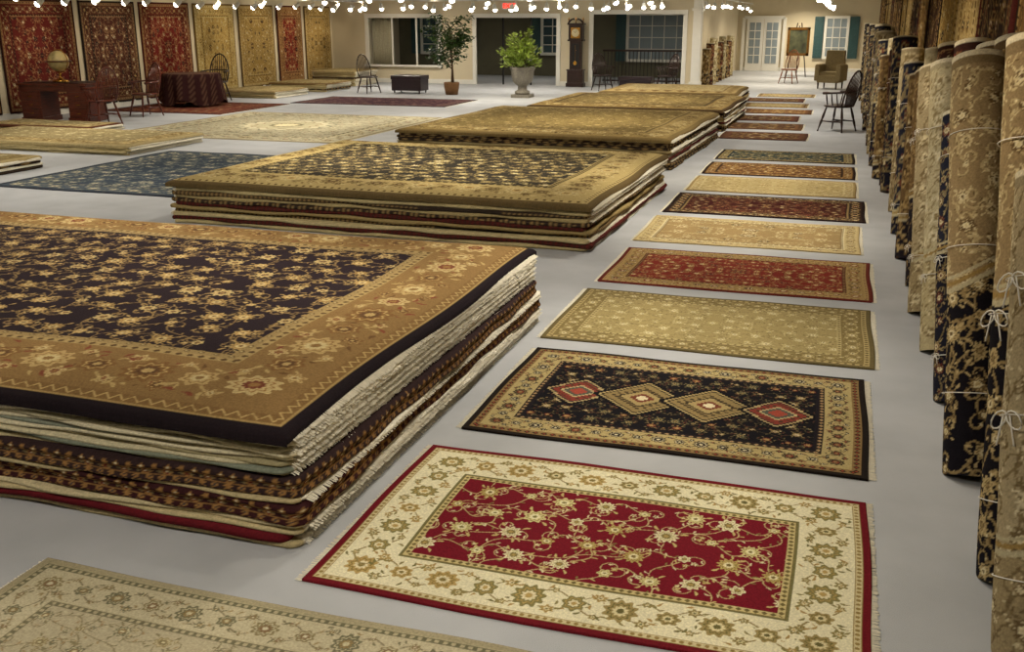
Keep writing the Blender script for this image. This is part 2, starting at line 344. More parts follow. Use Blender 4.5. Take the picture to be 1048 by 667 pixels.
cb=make_rug(3.4,3.7,65,[(.08,'solid',(48,54,64)),(.3,'vine',(66,76,86),pal(0,.1,[((144,140,120),(50,58,72),CRM)],(124,122,106),[(124,122,106)]),.3),(.07,'dots',(128,126,108),(52,58,70),.12)],fb,33)
floor_rug(-8.4,11.75,cb,seed=33)
fm=pal((176,168,142),.32,[((120,116,94),CRM,(140,100,76)),((190,182,152),(132,124,98),(140,94,70))],(128,124,100),[(122,118,94)])
def medal(c,t,fw,fh):
    c.flower(c.w/2,c.h/2,1.0,16,[(1,(112,110,92)),(.95,(196,188,158)),(.72,(136,112,84)),(.68,(180,172,142)),(.35,(112,106,80)),(.27,CRM)],0,.08)
cm=make_rug(4.7,4.9,50,[(.1,'solid',(150,138,108)),(.42,'vine',(184,176,148),pal(0,.1,[((116,114,94),CRM,(140,76,58)),((146,128,88),CRM,BRN)],(128,122,96),[(116,112,90)]),.42),(.1,'dots',(112,104,80),CRM,.2)],fm,34,medal)
floor_rug(-10.4,17.75,cm,seed=34)
fd=pal((58,34,44),.3,[((102,74,70),BLK,(134,104,90))],(82,58,60),[(94,70,64)])
cd=make_rug(4.2,2.3,30,[(.1,'solid',(42,28,34)),(.25,'dots',(68,44,52),(102,78,70),.2)],fd,35); floor_rug(-11.1,23.9,cd,seed=35)
fr_=pal((104,46,38),.3,[((144,104,72),BLK,(164,134,100))],(132,90,62),[(132,96,66)])
cr=make_rug(3.2,3.0,30,[(.1,'solid',(72,30,28)),(.3,'dots',(122,78,56),(72,34,30),.25)],fr_,36); floor_rug(-14.6,20.9,cr,seed=36)
# ---------------------------------------------------------------- stacks
def outline(x0,x1,y0,y1,rc,step):
    pts=[];nr=[];sd=[]
    def seg(a,b,n,side):
        l=math.hypot(b[0]-a[0],b[1]-a[1]); k=max(2,int(l/step))
        for i in range(k): t=i/k; pts.append((a[0]+(b[0]-a[0])*t,a[1]+(b[1]-a[1])*t)); nr.append(n); sd.append(side)
    def arc(cx,cy,a0,side):
        for i in range(6):
            a=a0+pi/2*i/6; pts.append((cx+rc*cos(a),cy+rc*sin(a))); nr.append((cos(a),sin(a))); sd.append(side)
    seg((x0+rc,y0),(x1-rc,y0),(0,-1),0); arc(x1-rc,y0+rc,-pi/2,0); seg((x1,y0+rc),(x1,y1-rc),(1,0),1); arc(x1-rc,y1-rc,0,1)
    seg((x1-rc,y1),(x0+rc,y1),(0,1),2); arc(x0+rc,y1-rc,pi/2,2); seg((x0,y1-rc),(x0,y0+rc),(-1,0),3); arc(x0+rc,y0+rc,pi,3)
    return np.array(pts),np.array(nr),np.array(sd)
def fdr(d):
    t=np.clip(1-d/.3,0,1); return t*t
def layer(x0,x1,y0,y1,z,th,droop,st,seed,parent,step,top=False):
    r=np.random.RandomState(seed); pts,nr,sd=outline(x0,x1,y0,y1,.05,step)
    s=np.concatenate([[0],np.cumsum(np.hypot(*np.diff(pts,axis=0).T))])
    w=.010*np.sin(s*2.1+r.rand()*6)+.007*np.sin(s*5.3+r.rand()*6)+.004*np.sin(s*13+r.rand()*6)
    zn=.004*np.sin(s*3.7+r.rand()*6)+.003*np.sin(s*8.9+r.rand()*6)
    frx=(st[-1]=='fr')
    if frx: w=w+np.where(sd%2==1,.004*r.randn(len(s)),0)
    nr_=9 if th<.06 else 22; flat=min(.024,th*.6)
    if th<.06: prof=[(-flat+flat*sin(a),.5+.5*cos(a),.15+.8*k/(nr_-1)) for k,a in enumerate(np.linspace(0,pi,nr_))]
    else:
        prof=[]
        for k in range(nr_):
            t=k/(nr_-1); a=min(1,t/.18); b_=min(1,(1-t)/.12)
            prof.append((-.03+.03*sin(a*pi/2)*sin(max(b_,.01)*pi/2)+.006*sin(t*9),1-t*1.0 if t>.1 else 1-.5*t,.12+.85*t))
    rows=[(-.16,1.,0),(-.10,1,.0),(-.07,1,.05),(-.045,1,.1)]+prof+[(-.06,0,1)]
    P=[];C=[]
    for (o,zz,q) in rows:
        k_=(.0 if o<-.03 else 1); xy=pts+nr*(o+w*k_)[:,None]
        Dm=np.minimum(np.minimum(xy[:,0]-x0,x1-xy[:,0]),np.minimum(xy[:,1]-y0,y1-xy[:,1]))
        z_=z+zz*th-droop*fdr(np.maximum(Dm,0))+zn*(1 if o>-.03 else 0)*(.3 if top else 1)-(.012 if (top and o<-.03) else 0)
        P.append(np.column_stack([xy,z_]))
        col=np.empty((len(s),3)); col[:]=L(st[0])
        if len(st)>1 and st[1] is not None:
            p=st[2] if len(st)>2 else .1
            if th<.06:
                m=(np.abs(((s/p)%1)-.5)*2+abs(q-.5)*1.3)<.5; col[m]=L(st[1])
            else:
                for (qc,qw,pp,cc,ph) in [(.30,.10,p,st[1],0),(.30,.035,p,CRM,0),(.52,.16,p*1.6,st[1],.3),(.52,.09,p*1.6,(96,34,30),.3),(.52,.04,p*1.6,CRM,.3),(.52,.07,p*.8,(120,104,70),.8),(.74,.10,p,st[1],.5),(.74,.035,p,(46,52,60),.5),(.88,.05,p*.5,(150,116,70),0)]:
                    m=(np.abs(((s/pp+ph)%1)-.5)*pp/(qw*th*2.2)+abs(q-qc)/qw)<1; col[m]=L(cc)
                if abs(q-.41)<.02 or abs(q-.63)<.02: col[:]=L(st[1])*.8
        if frx:
            m=(sd%2==1); k=m.sum(); col[m]=L((222,216,198))*(.82+.3*r.rand(k,1))
            m2=~m; col[m2]=col[m2]*(.82+.36*r.rand(m2.sum(),1))
        else: col=col*(.82+.36*r.rand(len(s),1))
        C.append(col)
    grid_mesh('folded_rug',np.array(P),np.array(C),M_EDGE,closeU=True,parent=parent,flip=True)
def stack(x0,x1,y0,y1,layers,top,rz=0,droop=.05,step=.02,seed=0,jit=.03,name='rug_stack',fr=True):
    cx,cy=(x0+x1)/2,(y0+y1)/2; hx,hy=(x1-x0)/2,(y1-y0)/2; e=empty(name,(cx,cy,0),rz); r=np.random.RandomState(seed+99); z=.004; N=len(layers)
    for i,l in enumerate(layers):
        th,st=l[0],l[1]; ox=l[2] if len(l)>2 else 0; ex=l[3] if len(l)>3 else ox; j=r.uniform(-jit,jit,4)
        layer(-hx+j[0]-ox,hx+j[1]+ex,-hy+j[2]-ox,hy+j[3]+ox,z,th,droop*(i+1)/N,st,seed*50+i,e,step,top=i>=N-3); z+=th*.97
        if st[-1]=='fr' and fr: fringe(-hx+j[0]-ox+.02,hx+j[1]+ex-.014,-hy+j[2]+.05,hy+j[3]-.05,z-th*.5-droop*i/N,.036,e,seed+i,zdrop=.012)
    c=top; X=(c.x-c.w/2)[None,:]+0*c.y[:,None]; Y=(c.y-c.h/2)[:,None]+0*c.x[None,:]
    D=np.minimum(c.w/2-np.abs(X),c.h/2-np.abs(Y)); Dc=np.maximum(0,.0+D)
    Z=z+.020-(droop+.002)*fdr(Dc)+(.004*np.sin(X*1.9+seed)*np.sin(Y*2.3+1)+.003*np.sin(X*5.1)*np.sin(Y*4.3))*np.clip(Dc/.3,0.2,1)
    Z-= .012*np.clip(1-Dc/.025,0,1)**2
    wob=.012*np.sin(X*2.7+seed); Y=Y+wob*(Y/(c.h/2)); X=X+.014*np.sin(Y*2.9+seed)*(X/(c.w/2))
    P=np.stack([X,Y,Z],-1); P=np.pad(P,((1,1),(1,1),(0,0)),'edge'); C=np.pad(c.c,((1,1),(1,1),(0,0)),'edge')
    P[0,:,2]-=.03;P[-1,:,2]-=.03;P[:,0,2]-=.02;P[:,-1,2]-=.02
    grid_mesh('top_rug',P,C,M_RUG,parent=e)
    if fr: fringe(-c.w/2+.01,c.w/2-.008,-c.h/2+.03,c.h/2-.03,z-droop-.004,.03,e,seed+77,zdrop=.012)
    return e
cr1=((200,190,160),None,'fr')
lay1=[(.03,((176,160,118),None,'fr'),.0,.03),(.045,((98,24,32),None),.02,.0),(.022,((186,170,128),None,'fr'),.02,.05),(.022,((190,176,138),None,'fr'),.0,.055),(.09,((56,28,30),(146,108,60),.07),.01,.05),(.018,((176,160,120),None,'fr'),.015,.035),(.09,((50,36,36),(142,104,58),.06),-.01,.045),
 (.022,((182,168,128),None,'fr'),-.02,.01),(.02,((120,126,110),None,'fr'),-.02,.0),(.02,((190,180,148),None,'fr'),-.01,.015),(.02,((150,140,106),None,'fr'),-.02,-.01),(.02,cr1,-.02,.01),(.02,((126,130,114),None,'fr'),-.02,-.01),(.02,cr1,-.02,.01),(.02,((170,160,130),None,'fr'),-.025,.0),(.02,cr1,-.02,.01),(.02,((150,140,112),None,'fr'),-.02,.0),(.022,((46,38,36),None,'fr'),-.015,.0)]
ft1=pal((38,29,34),.215,[((172,144,90),(116,88,52),(190,172,124)),((184,162,110),(132,104,62),(76,54,42)),((156,128,78),(90,64,42),(184,166,116))],(134,110,70),[(158,132,84),(118,96,58),(146,120,74)],fs=1.1,mir=1)
bt1=pal(0,.2,[((172,146,96),(128,98,56),(190,172,124)),((120,88,50),(172,146,94),(92,66,42)),((182,160,110),(140,104,60),(112,60,42))],(166,142,92),[(170,146,94),(104,76,44),(120,66,46)])
ct1=make_rug(5.45,3.36,175,[(.05,'solid',(32,25,29)),(.012,'solid',(156,130,80)),(.05,'zig',(120,92,54),(174,148,96),.07),(.42,'vine',(130,102,62),bt1,.27),(.05,'dots',(156,134,88),(86,64,40),.06),(.045,'dia',(144,122,80),(90,68,42),.08,(184,166,118))],ft1,41)
stack(-7.33,-1.9,3.08,6.42,lay1,ct1,droop=.055,step=.011,seed=1,jit=.012)
T2=[((180,164,118),None,'fr'),((56,46,38),(140,114,72),.05),((186,170,126),None,'fr'),((150,130,84),None),((50,40,34),(140,114,72),.06),((88,34,30),(60,36,30),.05),((168,150,104),None,'fr'),((70,54,40),(150,124,80),.05)]
lay2=[(.042,T2[[0,5,2,1,3,5,4,6,1,0,3][i]],[.0,.02,.03,.0,.02,-.02,0,.01,.02,0,-.01,0][i]) for i in range(11)]
ft2=pal((46,42,36),.2,[((172,154,102),(96,82,50),CRM),((154,134,84),(60,50,34),(184,166,116))],(144,124,78),[(150,130,82),(166,148,98)],fs=1.15)
bt2=pal(0,.2,[((108,88,50),(174,154,102),BRN),((192,174,122),(116,94,54),GLD)],(114,94,56),[(118,98,58),(190,172,120)])
ct2=make_rug(4.5,3.7,100,[(.05,'solid',(96,80,50)),(.06,'dots',(172,152,100),(98,80,48),.08),(.40,'vine',(170,150,98),bt2,.26),(.06,'dots',(72,60,38),(170,150,98),.08)],ft2,42)
stack(-6.45,-2.02,8.62,12.3,lay2,ct2,droop=.06,step=.025,seed=2,rz=radians(-1.0))
lay3=[(.038,T2[(i*3+1)%8],[.02,.0,.03,.0,.02,-.01,0,.01,.02,0,-.01,0,.0][i]) for i in range(12)]
ft3=pal((122,104,60),.22,[((88,72,42),(170,148,94),BRN),((180,160,106),(98,76,44),GLD)],(90,72,42),[(90,72,42),(172,150,98)],fs=1.1)
ct3=make_rug(4.2,4.4,65,[(.07,'solid',(124,104,64)),(.35,'vine',(150,128,78),bt2,.28),(.06,'dots',(80,64,38),(164,142,90),.1)],ft3,43)
stack(-6.3,-2.1,14.0,18.3,lay3,ct3,droop=.05,step=.04,seed=3,rz=radians(-2))
ct4=make_rug(3.9,3.7,40,[(.07,'solid',(80,62,40)),(.35,'vine',(146,122,72),bt2,.34),(.06,'solid',(84,68,42))],ft3,44)
stack(-5.9,-2.0,19.3,22.9,lay3[:11],ct4,droop=.05,step=.06,seed=4,rz=radians(-1))
stack(-5.6,-2.3,24.2,27.2,lay2[:9],make_rug(3.3,3.0,30,[(.07,'solid',(110,90,54)),(.3,'dots',(164,142,92),(112,88,50),.3)],f7,45),step=.06,seed=5)
lc=[(.04,T2[i%4*2 if i%2 else 0]) for i in range(4)]
fl_=pal((136,122,86),.3,[((174,160,116),(98,82,52),CRM)],(106,92,60),[(174,158,114)])
stack(-14.2,-10.35,12.9,14.9,lc[:4],make_rug(3.85,2.0,50,[(.06,'solid',(164,148,106)),(.25,'vine',(150,132,90),bt2,.25),(.05,'dots',(98,80,50),CRM,.12)],fl_,46),step=.05,seed=6,droop=.03)
stack(-15.6,-13.1,15.3,16.3,lc[:3],make_rug(2.5,1.0,45,[(.06,'solid',(92,56,40)),(.2,'vine',(162,142,98),bt2,.25)],fl_,56),step=.05,seed=16,droop=.03)
stack(-12.7,-10.7,10.2,11.5,[(.045,T2[i]) for i in(1,0,4,6)],make_rug(2.0,1.3,45,[(.06,'solid',(164,146,102)),(.2,'vine',(140,122,80),bt2,.25)],fl_,47),step=.05,seed=7,droop=.03)
stack(-16.1,-14.3,23.9,25.7,[(.05,T2[i]) for i in(0,6,2,0)],make_rug(1.8,1.8,30,[(.06,'solid',(150,130,90))],f7,48),step=.08,seed=8,droop=.03)
stack(-16.1,-14.2,26.6,28.2,[(.05,T2[i]) for i in(0,1,2,0,6)],make_rug(1.9,1.6,30,[(.06,'solid',(130,104,66))],f7,49),step=.08,seed=9,droop=.03)
stack(-16.1,-14.6,29.2,30.9,[(.06,T2[i]) for i in(0,6,2,0,1,2,6,0)],make_rug(1.5,1.7,30,[(.06,'solid',(170,150,104))],f7,50),step=.08,seed=10,droop=.03)
# ---------------------------------------------------------------- room shell
def wallbox(name,x0,x1,y0,y1,z0,z1,m=M_WALL):
    b=MB(); b.box(((x0+x1)/2,(y0+y1)/2,(z0+z1)/2),(x1-x0,y1-y0,z1-z0),m); return b.build(name)
CE=2.85; XL=-16.5; XR=1.2; YB=31.5; YF=43.6
wallbox('floor',XL-.2,XR+.2,-4,YF+.2,-.1,0,M_CARPET)
wallbox('ceiling',XL-.2,XR+.2,-4,YF+.2,CE,CE+.1,M_CEIL)
wallbox('wall_left',XL-.15,XL,-4,YF,0,CE); wallbox('wall_right',XR,XR+.15,-4,YF,0,CE)
wallbox('wall_front',XL,XR,-4.15,-4,0,CE); wallbox('wall_far',XL,XR,YF,YF+.15,0,CE)
b=MB()
def seg(x0,x1,z0,z1): b.box(((x0+x1)/2,YB+.1,(z0+z1)/2),(x1-x0,.2,z1-z0),M_WALL)
ops=[(-15.2,-12.6,.55,2.1),(-11.4,-8.6,0,2.1),(-7.55,-4.65,0,2.2)]
x=XL
for (a,c_,z0,z1) in ops:
    seg(x,a,0,CE); 
    if z0>0: seg(a,c_,0,z0)
    seg(a,c_,z1,CE); x=c_
seg(x,-4.3,0,CE); b.build('wall_back')
wallbox('wall_corridor',-4.5,-4.3,YB+.2,YF,0,CE)
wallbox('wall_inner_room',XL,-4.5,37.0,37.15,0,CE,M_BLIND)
for k,(a,c_,z0,z1) in enumerate(ops):
    t=MB(); w=.13
    for xx in(a,c_): t.box((xx,YB-.02,(z0+z1)/2),(w,.06,z1-z0+w),M_TRIM)
    t.box(((a+c_)/2,YB-.025,z1+w/4),(c_-a+w,.07,w),M_TRIM)
    if z0>0: t.box(((a+c_)/2,YB-.05,z0),(c_-a+.2,.12,.06),M_TRIM)
    n=3
    if k<2:
        for i in range(1,n): t.box((a+(c_-a)*i/n,YB+.1,(z0+z1)/2),(.05,.05,z1-z0),M_BLACK if k==1 else M_TRIM)
    if k==0:
        for q in range(16):
            xx=a+.06+q*.045; t.tube([(xx,YB+.32+.02*(q%2),z0+.02),(xx,YB+.32+.02*(q%2),z1)],.03,M_CURT,6)
    t.build('trim_%d'%(k+1),bevel=0 if k==0 else .005)
t=MB()
for (a,c_) in((XL,-11.47),(-8.53,-7.62),(-4.58,-4.3)): t.box(((a+c_)/2,YB-.015,.07),(c_-a,.03,.14),M_TRIM)
t.build('baseboard_back')
t=MB(); t.box((XL+.015,13.7,.07),(.03,35,.14),M_TRIM); t.build('baseboard_left')
t=MB(); t.box((-1.4,YF-.015,.07),(5.2,.03,.14),M_TRIM); t.build('baseboard_far')
t=MB(); t.box((-4.28,YB+.02,CE/2),(.26,.3,CE),M_TRIM); t.box((-4.28,YB+.02,.1),(.34,.38,.2),M_TRIM); t.box((-4.28,YB+.02,2.3),(.34,.38,.08),M_TRIM); t.build('column',bevel=.01)
def window(name,x,y,w,z0,z1,m=M_GLASSD,shut=True,cols=3,rows=4):
    t=MB(); t.box((x,y,(z0+z1)/2),(w,.03,z1-z0),m)
    for xx in(x-w/2,x+w/2): t.box((xx,y-.02,(z0+z1)/2),(.1,.06,z1-z0+.1),M_TRIM)
    for zz in(z0,z1): t.box((x,y-.02,zz),(w+.1,.07,.1),M_TRIM)
    for i in range(1,cols): t.box((x-w/2+w*i/cols,y-.02,(z0+z1)/2),(.03,.04,z1-z0),M_TRIM)
    for i in range(1,rows): t.box((x,y-.02,z0+(z1-z0)*i/rows),(w,.04,.03),M_TRIM)
    if shut:
        for sx in(-1,1):
            cx=x+sx*(w/2+.25); t.box((cx,y-.02,(z0+z1)/2),(.36,.04,z1-z0+.06),M_SHUT)
            for i in range(12): t.box((cx,y-.05,z0+(z1-z0)*(i+.5)/12),(.28,.02,.05),M_SHUT)
    t.build(name)
window('window_1',-14.6,36.9,1.8,.8,2.1); window('window_2',-10.1,36.9,1.2,.8,2.1); window('window_3',-6.4,36.9,2.2,.6,2.2,M_GLASSP,cols=5)
window('window_4',-.4,YF-.05,.85,.55,2.1,M_GLASSP)
t=MB(); yd=YF-.06
for k in range(2):
    cx=-3.9+.33+k*.68; t.box((cx,yd,1.02),(.66,.05,2.04),M_TRIM); t.box((cx,yd-.035,1.1),(.44,.02,1.6),M_GLASSP)
    t.box((cx,yd-.05,1.1),(.03,.02,1.6),M_TRIM)
    for i in range(1,5): t.box((cx,yd-.05,.3+1.6*i/5),(.44,.02,.03),M_TRIM)
t.box((-3.9+.67,yd,2.1),(1.6,.09,.12),M_TRIM)
for sx in(-.14,1.48): t.box((-3.9+sx,yd,1.05),(.12,.09,2.1),M_TRIM)
t.build('door_1')
t=MB(); t.box((-6.1,33.2,1.05),(2.9,.06,.06),M_DARK); t.box((-6.1,33.2,.1),(2.9,.05,.05),M_DARK)
for i in range(24): t.tube([(-7.5+i*.12,33.2,0),(-7.5+i*.12,33.2,1.05)],.012,M_BLACK,6)
t.build('stair_railing')
# ---------------------------------------------------------------- hanging rugs
def hang(wall,y0,y1,z0,z1,bands,field,seed,res=45):
    w=z1-z0;h=y1-y0; c=make_rug(w,h,res,bands,field,seed)
    Zc=(z0+c.x)[None,:]+0*c.y[:,None]; Yc=(y0+c.y)[:,None]+0*c.x[None,:]
    rip=.012*np.sin(Yc*9+seed)+.006*np.sin(Yc*23)
    Xc=(XL+.04+rip) if wall=='L' else (XR-.05-rip)
    P=np.stack([Xc,Yc,Zc],-1); P=np.pad(P,((1,1),(1,1),(0,0)),'edge'); C=np.pad(c.c,((1,1),(1,1),(0,0)),'edge')
    off=-.02 if wall=='L' else .03
    P[0,:,0]+=off;P[-1,:,0]+=off;P[:,0,0]+=off;P[:,-1,0]+=off
    grid_mesh('hanging_rug',P,C,M_RUG,flip=(wall=='L'))
hr=lambda bg,c2,c3,sp=.22:pal(bg,sp,[(c2,c3,CRM),(c3,c2,BLK)],c2,[c2,c3],fs=1.15)
def hb(a,b_,c_): return [(.05,'solid',a),(.05,'dots',c_,a,.08),(.2,'vine',b_,pal(0,.1,[(c_,a,CRM),(a,c_,GLD)],c_,[c_]),.2),(.05,'dots',a,c_,.08)]
HL=[(17.0,19.2,hr((92,34,30),(140,98,64),(50,36,36)),hb((58,32,28),(96,40,34),(144,108,70))),
 (19.4,21.3,hr((74,42,34),(134,104,72),(42,40,42)),hb((44,36,34),(84,50,38),(138,108,74))),
 (21.5,23.5,hr((108,34,30),(154,112,72),(62,38,36)),hb((74,30,28),(100,44,34),(154,118,76))),
 (23.7,25.6,hr((162,134,74),(186,164,104),(116,88,46)),hb((116,92,48),(168,142,82),(194,174,116))),
 (25.8,27.7,hr((144,118,64),(176,152,96),(82,56,36)),hb((104,82,46),(152,124,68),(182,158,104))),
 (27.9,29.4,hr((114,40,32),(168,128,78),(60,36,36)),hb((80,32,28),(138,100,60),(164,128,80))),
 (29.6,31.3,hr((154,126,70),(184,158,100),(90,66,38)),hb((104,82,46),(152,124,68),(182,158,104))),
 (14.6,16.8,hr((84,32,30),(140,104,64),(46,34,34)),hb((46,28,28),(92,38,32),(150,116,72)))]
for k,(a,c_,f,bb) in enumerate(HL): hang('L',a,c_,.12,2.42,bb,f,60+k,55)
cols=[((150,122,66),(184,160,100),(62,46,34)),((70,50,36),(154,122,72),(38,30,28)),((122,94,54),(174,144,88),(58,42,32)),((58,46,40),(146,118,74),(92,42,38)),((166,142,90),(198,176,122),(108,84,48))]
y=2.0;k=0
while y<42:
    q=cols[k%5]; hang('R',y,y+2.0,.3,2.8,hb(q[2],q[0],q[1]),hr(*q,.3),80+k,60 if y<16 else 35); y+=2.15;k+=1
# ---------------------------------------------------------------- rolled rugs
def roll(bx,by,R,H,tx,ty,style,seed,ties=2,bow=False,res=110):
    r=np.random.RandomState(seed); e=empty('rolled_rug',(bx,by,0))
    n=110 if by<6 else 60; circ=2*pi*R; upper,lower,bd=style
    top=np.array([tx-bx,ty-by,0.]); ax=np.array([top[0],top[1],H]); ln=np.linalg.norm(ax); axn=ax/ln
    u=np.cross(axn,[0,1,0]);u/=np.linalg.norm(u); v=np.cross(axn,u)
    c=Cv(ln,circ,res,upper['bg'])
    F=field_floral(ln,circ,res,upper,seed)
    G=field_floral(ln,circ,res,lower,seed+1)
    nx=c.nx; ny=n+1
    jj=np.linspace(0,F.shape[0]-1,ny).astype(int); ii=np.linspace(0,F.shape[1]-1,nx).astype(int); ii2=np.linspace(0,G.shape[1]-1,nx).astype(int);jj2=np.linspace(0,G.shape[0]-1,ny).astype(int)
    A=F[jj][:,ii].copy(); B=G[jj2][:,ii2]; t=np.linspace(0,1,nx)
    # the border/field transition winds around the roll because the rug is rolled slightly askew
    thn=np.linspace(0,1,ny); bdd=bd+.05*thn[:,None]+.02*np.sin(thn[:,None]*9)
    m=t[None,:]<bdd; A[m]=B[m]
    for q,wd_,cc in((0,.006,CRM),(.03,.004,CRM),(.015,.005,GLD)):
        m=np.abs(t[None,:]-bdd-q)<wd_; A[m]=L(cc)*.65
    m=t>.965; A[:,m]=L(upper['bg'])*.75
    m=t>.988; A[:,m]=L((206,196,168))
    A*=1+.08*r.randn(ny,nx,1)
    th=np.linspace(0,2*pi,ny)+3.6; rr=R*(.95+.10*np.linspace(0,1,ny))
    tt=t*ln; bulge=1+.03*np.sin(t*5+seed)+.015*np.sin(t*17)
    P=(axn[None,None,:]*tt[None,:,None]+(u[None,None,:]*np.cos(th)[:,None,None]+v[None,None,:]*np.sin(th)[:,None,None])*rr[:,None,None]*bulge[None,:,None])
    P[...,2]=np.maximum(P[...,2],.002)
    grid_mesh('rolled_carpet',P,A,M_RUG,parent=e)
    K=26; sp=[];sc=[]
    for k in range(K):
        f=1-k/K; sp.append(axn*(ln-.012*(k%2)-.0)+(u[None]*np.cos(th)[:,None]+v[None]*np.sin(th)[:,None])*(rr*f)[:,None]*bulge[-1])
        sc.append(np.tile(L((196,184,150)) if k%4<2 else L(lower['bg'])*1.2+.02,(ny,1)))
    sp[0]=P[:,-1]; grid_mesh('spiral_end',np.array(sp),np.array(sc),M_EDGE,parent=e)
    t_=MB()
    for q in range(ties):
        f=(.18,.52,.8)[q] if ties==3 else (.22,.72)[q%2]; pc=axn*ln*(f+r.uniform(-.05,.05))
        t_.tube([tuple(pc+(u*cos(a)+v*sin(a)+axn*.04*sin(a+seed))*(R*1.06)) for a in np.linspace(0,2*pi,40)[:-1]],.0022,M_STRING,5,closed=True)
        fr_=np.array([-1,-.55,0]);fr_=fr_-axn*fr_.dot(axn);fr_/=np.linalg.norm(fr_); sd=np.cross(axn,fr_); k0=pc+fr_*R*1.07
        if (bow and q==1) or r.rand()<.4:
            s_=.055 if bow else .028; tr_=.003 if bow else .0019
            for sg in(-1,1):
                t_.tube([tuple(k0+sd*sg*s_*(1-cos(a))*.7+axn*s_*(.5*sin(a)-.25*(1-cos(a)))+fr_*.006) for a in np.linspace(0,2*pi,12)],tr_,M_STRING,5)
                t_.tube([tuple(k0+sd*sg*s_*(.3+.5*q2)+axn*(-s_*1.8*q2)+fr_*.006) for q2 in np.linspace(0,1,6)],tr_,M_STRING,5)
    t_.build('string_tie',parent=e)
    return e
def up(bg,a,b_,vn,sp=.13): return pal(bg,sp,[(a,b_,CRM),(a,vn,b_),(b_,a,CRM)],vn,[a,b_],fs=1.2,lw=sp*.07,mir=0)
sA=(up((140,120,86),(196,180,138),(98,78,50),(176,158,116)),up((24,22,28),(178,158,112),(104,86,56),(144,124,84),.16))
sB=(up((160,146,114),(202,190,156),(108,92,62),(120,104,72)),up((146,130,96),(196,182,146),(104,86,58),(114,98,68)))
sC=(up((106,84,54),(170,146,98),(62,46,32),(146,122,78)),up((34,30,36),(168,146,100),(70,52,38),(140,116,76)))
sD=(up((64,40,34),(146,110,72),(104,46,38),(122,94,62)),up((36,28,32),(142,112,74),(84,36,34),(114,88,58)))
sE=(up((184,172,138),(208,198,166),(134,118,84),(142,126,90)),up((172,158,120),(200,188,152),(120,102,70),(132,116,80)))
sN=(up((36,38,52),(160,144,104),(100,54,44),(124,110,80)),up((28,28,40),(150,132,92),(90,44,38),(110,96,66)))
R_=[ (.82,2.72,.14,1.9,.80,3.30,sB,.1,False),(.77,3.20,.13,1.5,.72,3.8,sB,.2,True),(.78,3.70,.13,1.93,.71,4.35,sA,.5,True),
 (.88,4.12,.12,1.96,.84,4.85,sN,.2,False),(.72,4.62,.12,1.82,.62,5.45,sA,.42,False),(.88,5.05,.12,1.9,.84,5.8,sC,.5,False),(.74,5.6,.11,1.5,.66,6.2,sN,.5,False),(.88,5.9,.12,1.85,.84,6.6,sC,.2,False),
 (.74,6.5,.12,1.72,.66,7.3,sE,.3,False),(.88,6.95,.12,1.85,.82,7.6,sD,.3,False),(.72,7.4,.13,1.66,.66,8.1,sB,.2,False),(.74,8.2,.13,1.6,.68,8.9,sC,.4,False),(.88,8.6,.12,1.8,.84,9.2,sD,.2,False)]
for k,(bx,by,R,H,tx,ty,st,bd,bow) in enumerate(R_): roll(bx,by,R,H,tx,ty,(st[0],st[1],bd),100+k,3 if by<6 else 2,bow,170 if by<6 else 90)
y=9.2;k=0
while y<29:
    st=[sC,sE,sN,sC,sB,sD,sN,sD][k%8]; H=[1.55,1.75,1.6,1.45,1.7,1.5,1.8,1.65][k%8]+(.12 if y>15 else 0)
    bx=[.72,.84,.70,.80][k%4]-(.12 if y>13 else 0); roll(bx,y,.12+.02*(k%3==0),H,bx-.03,y+.35,(st[0],st[1],[.2,.5,.1][k%3]),140+k,2,False,45); y+=.5+.12*(k%3) ;k+=1
for k in range(9):
    st=[sC,sD,sE][k%3]; roll(-4.08,32.4+k*.85,.13,1.15+.15*(k%3),-4.1,32.5+k*.85,(st[0],st[1],.3),190+k,1,False,25)
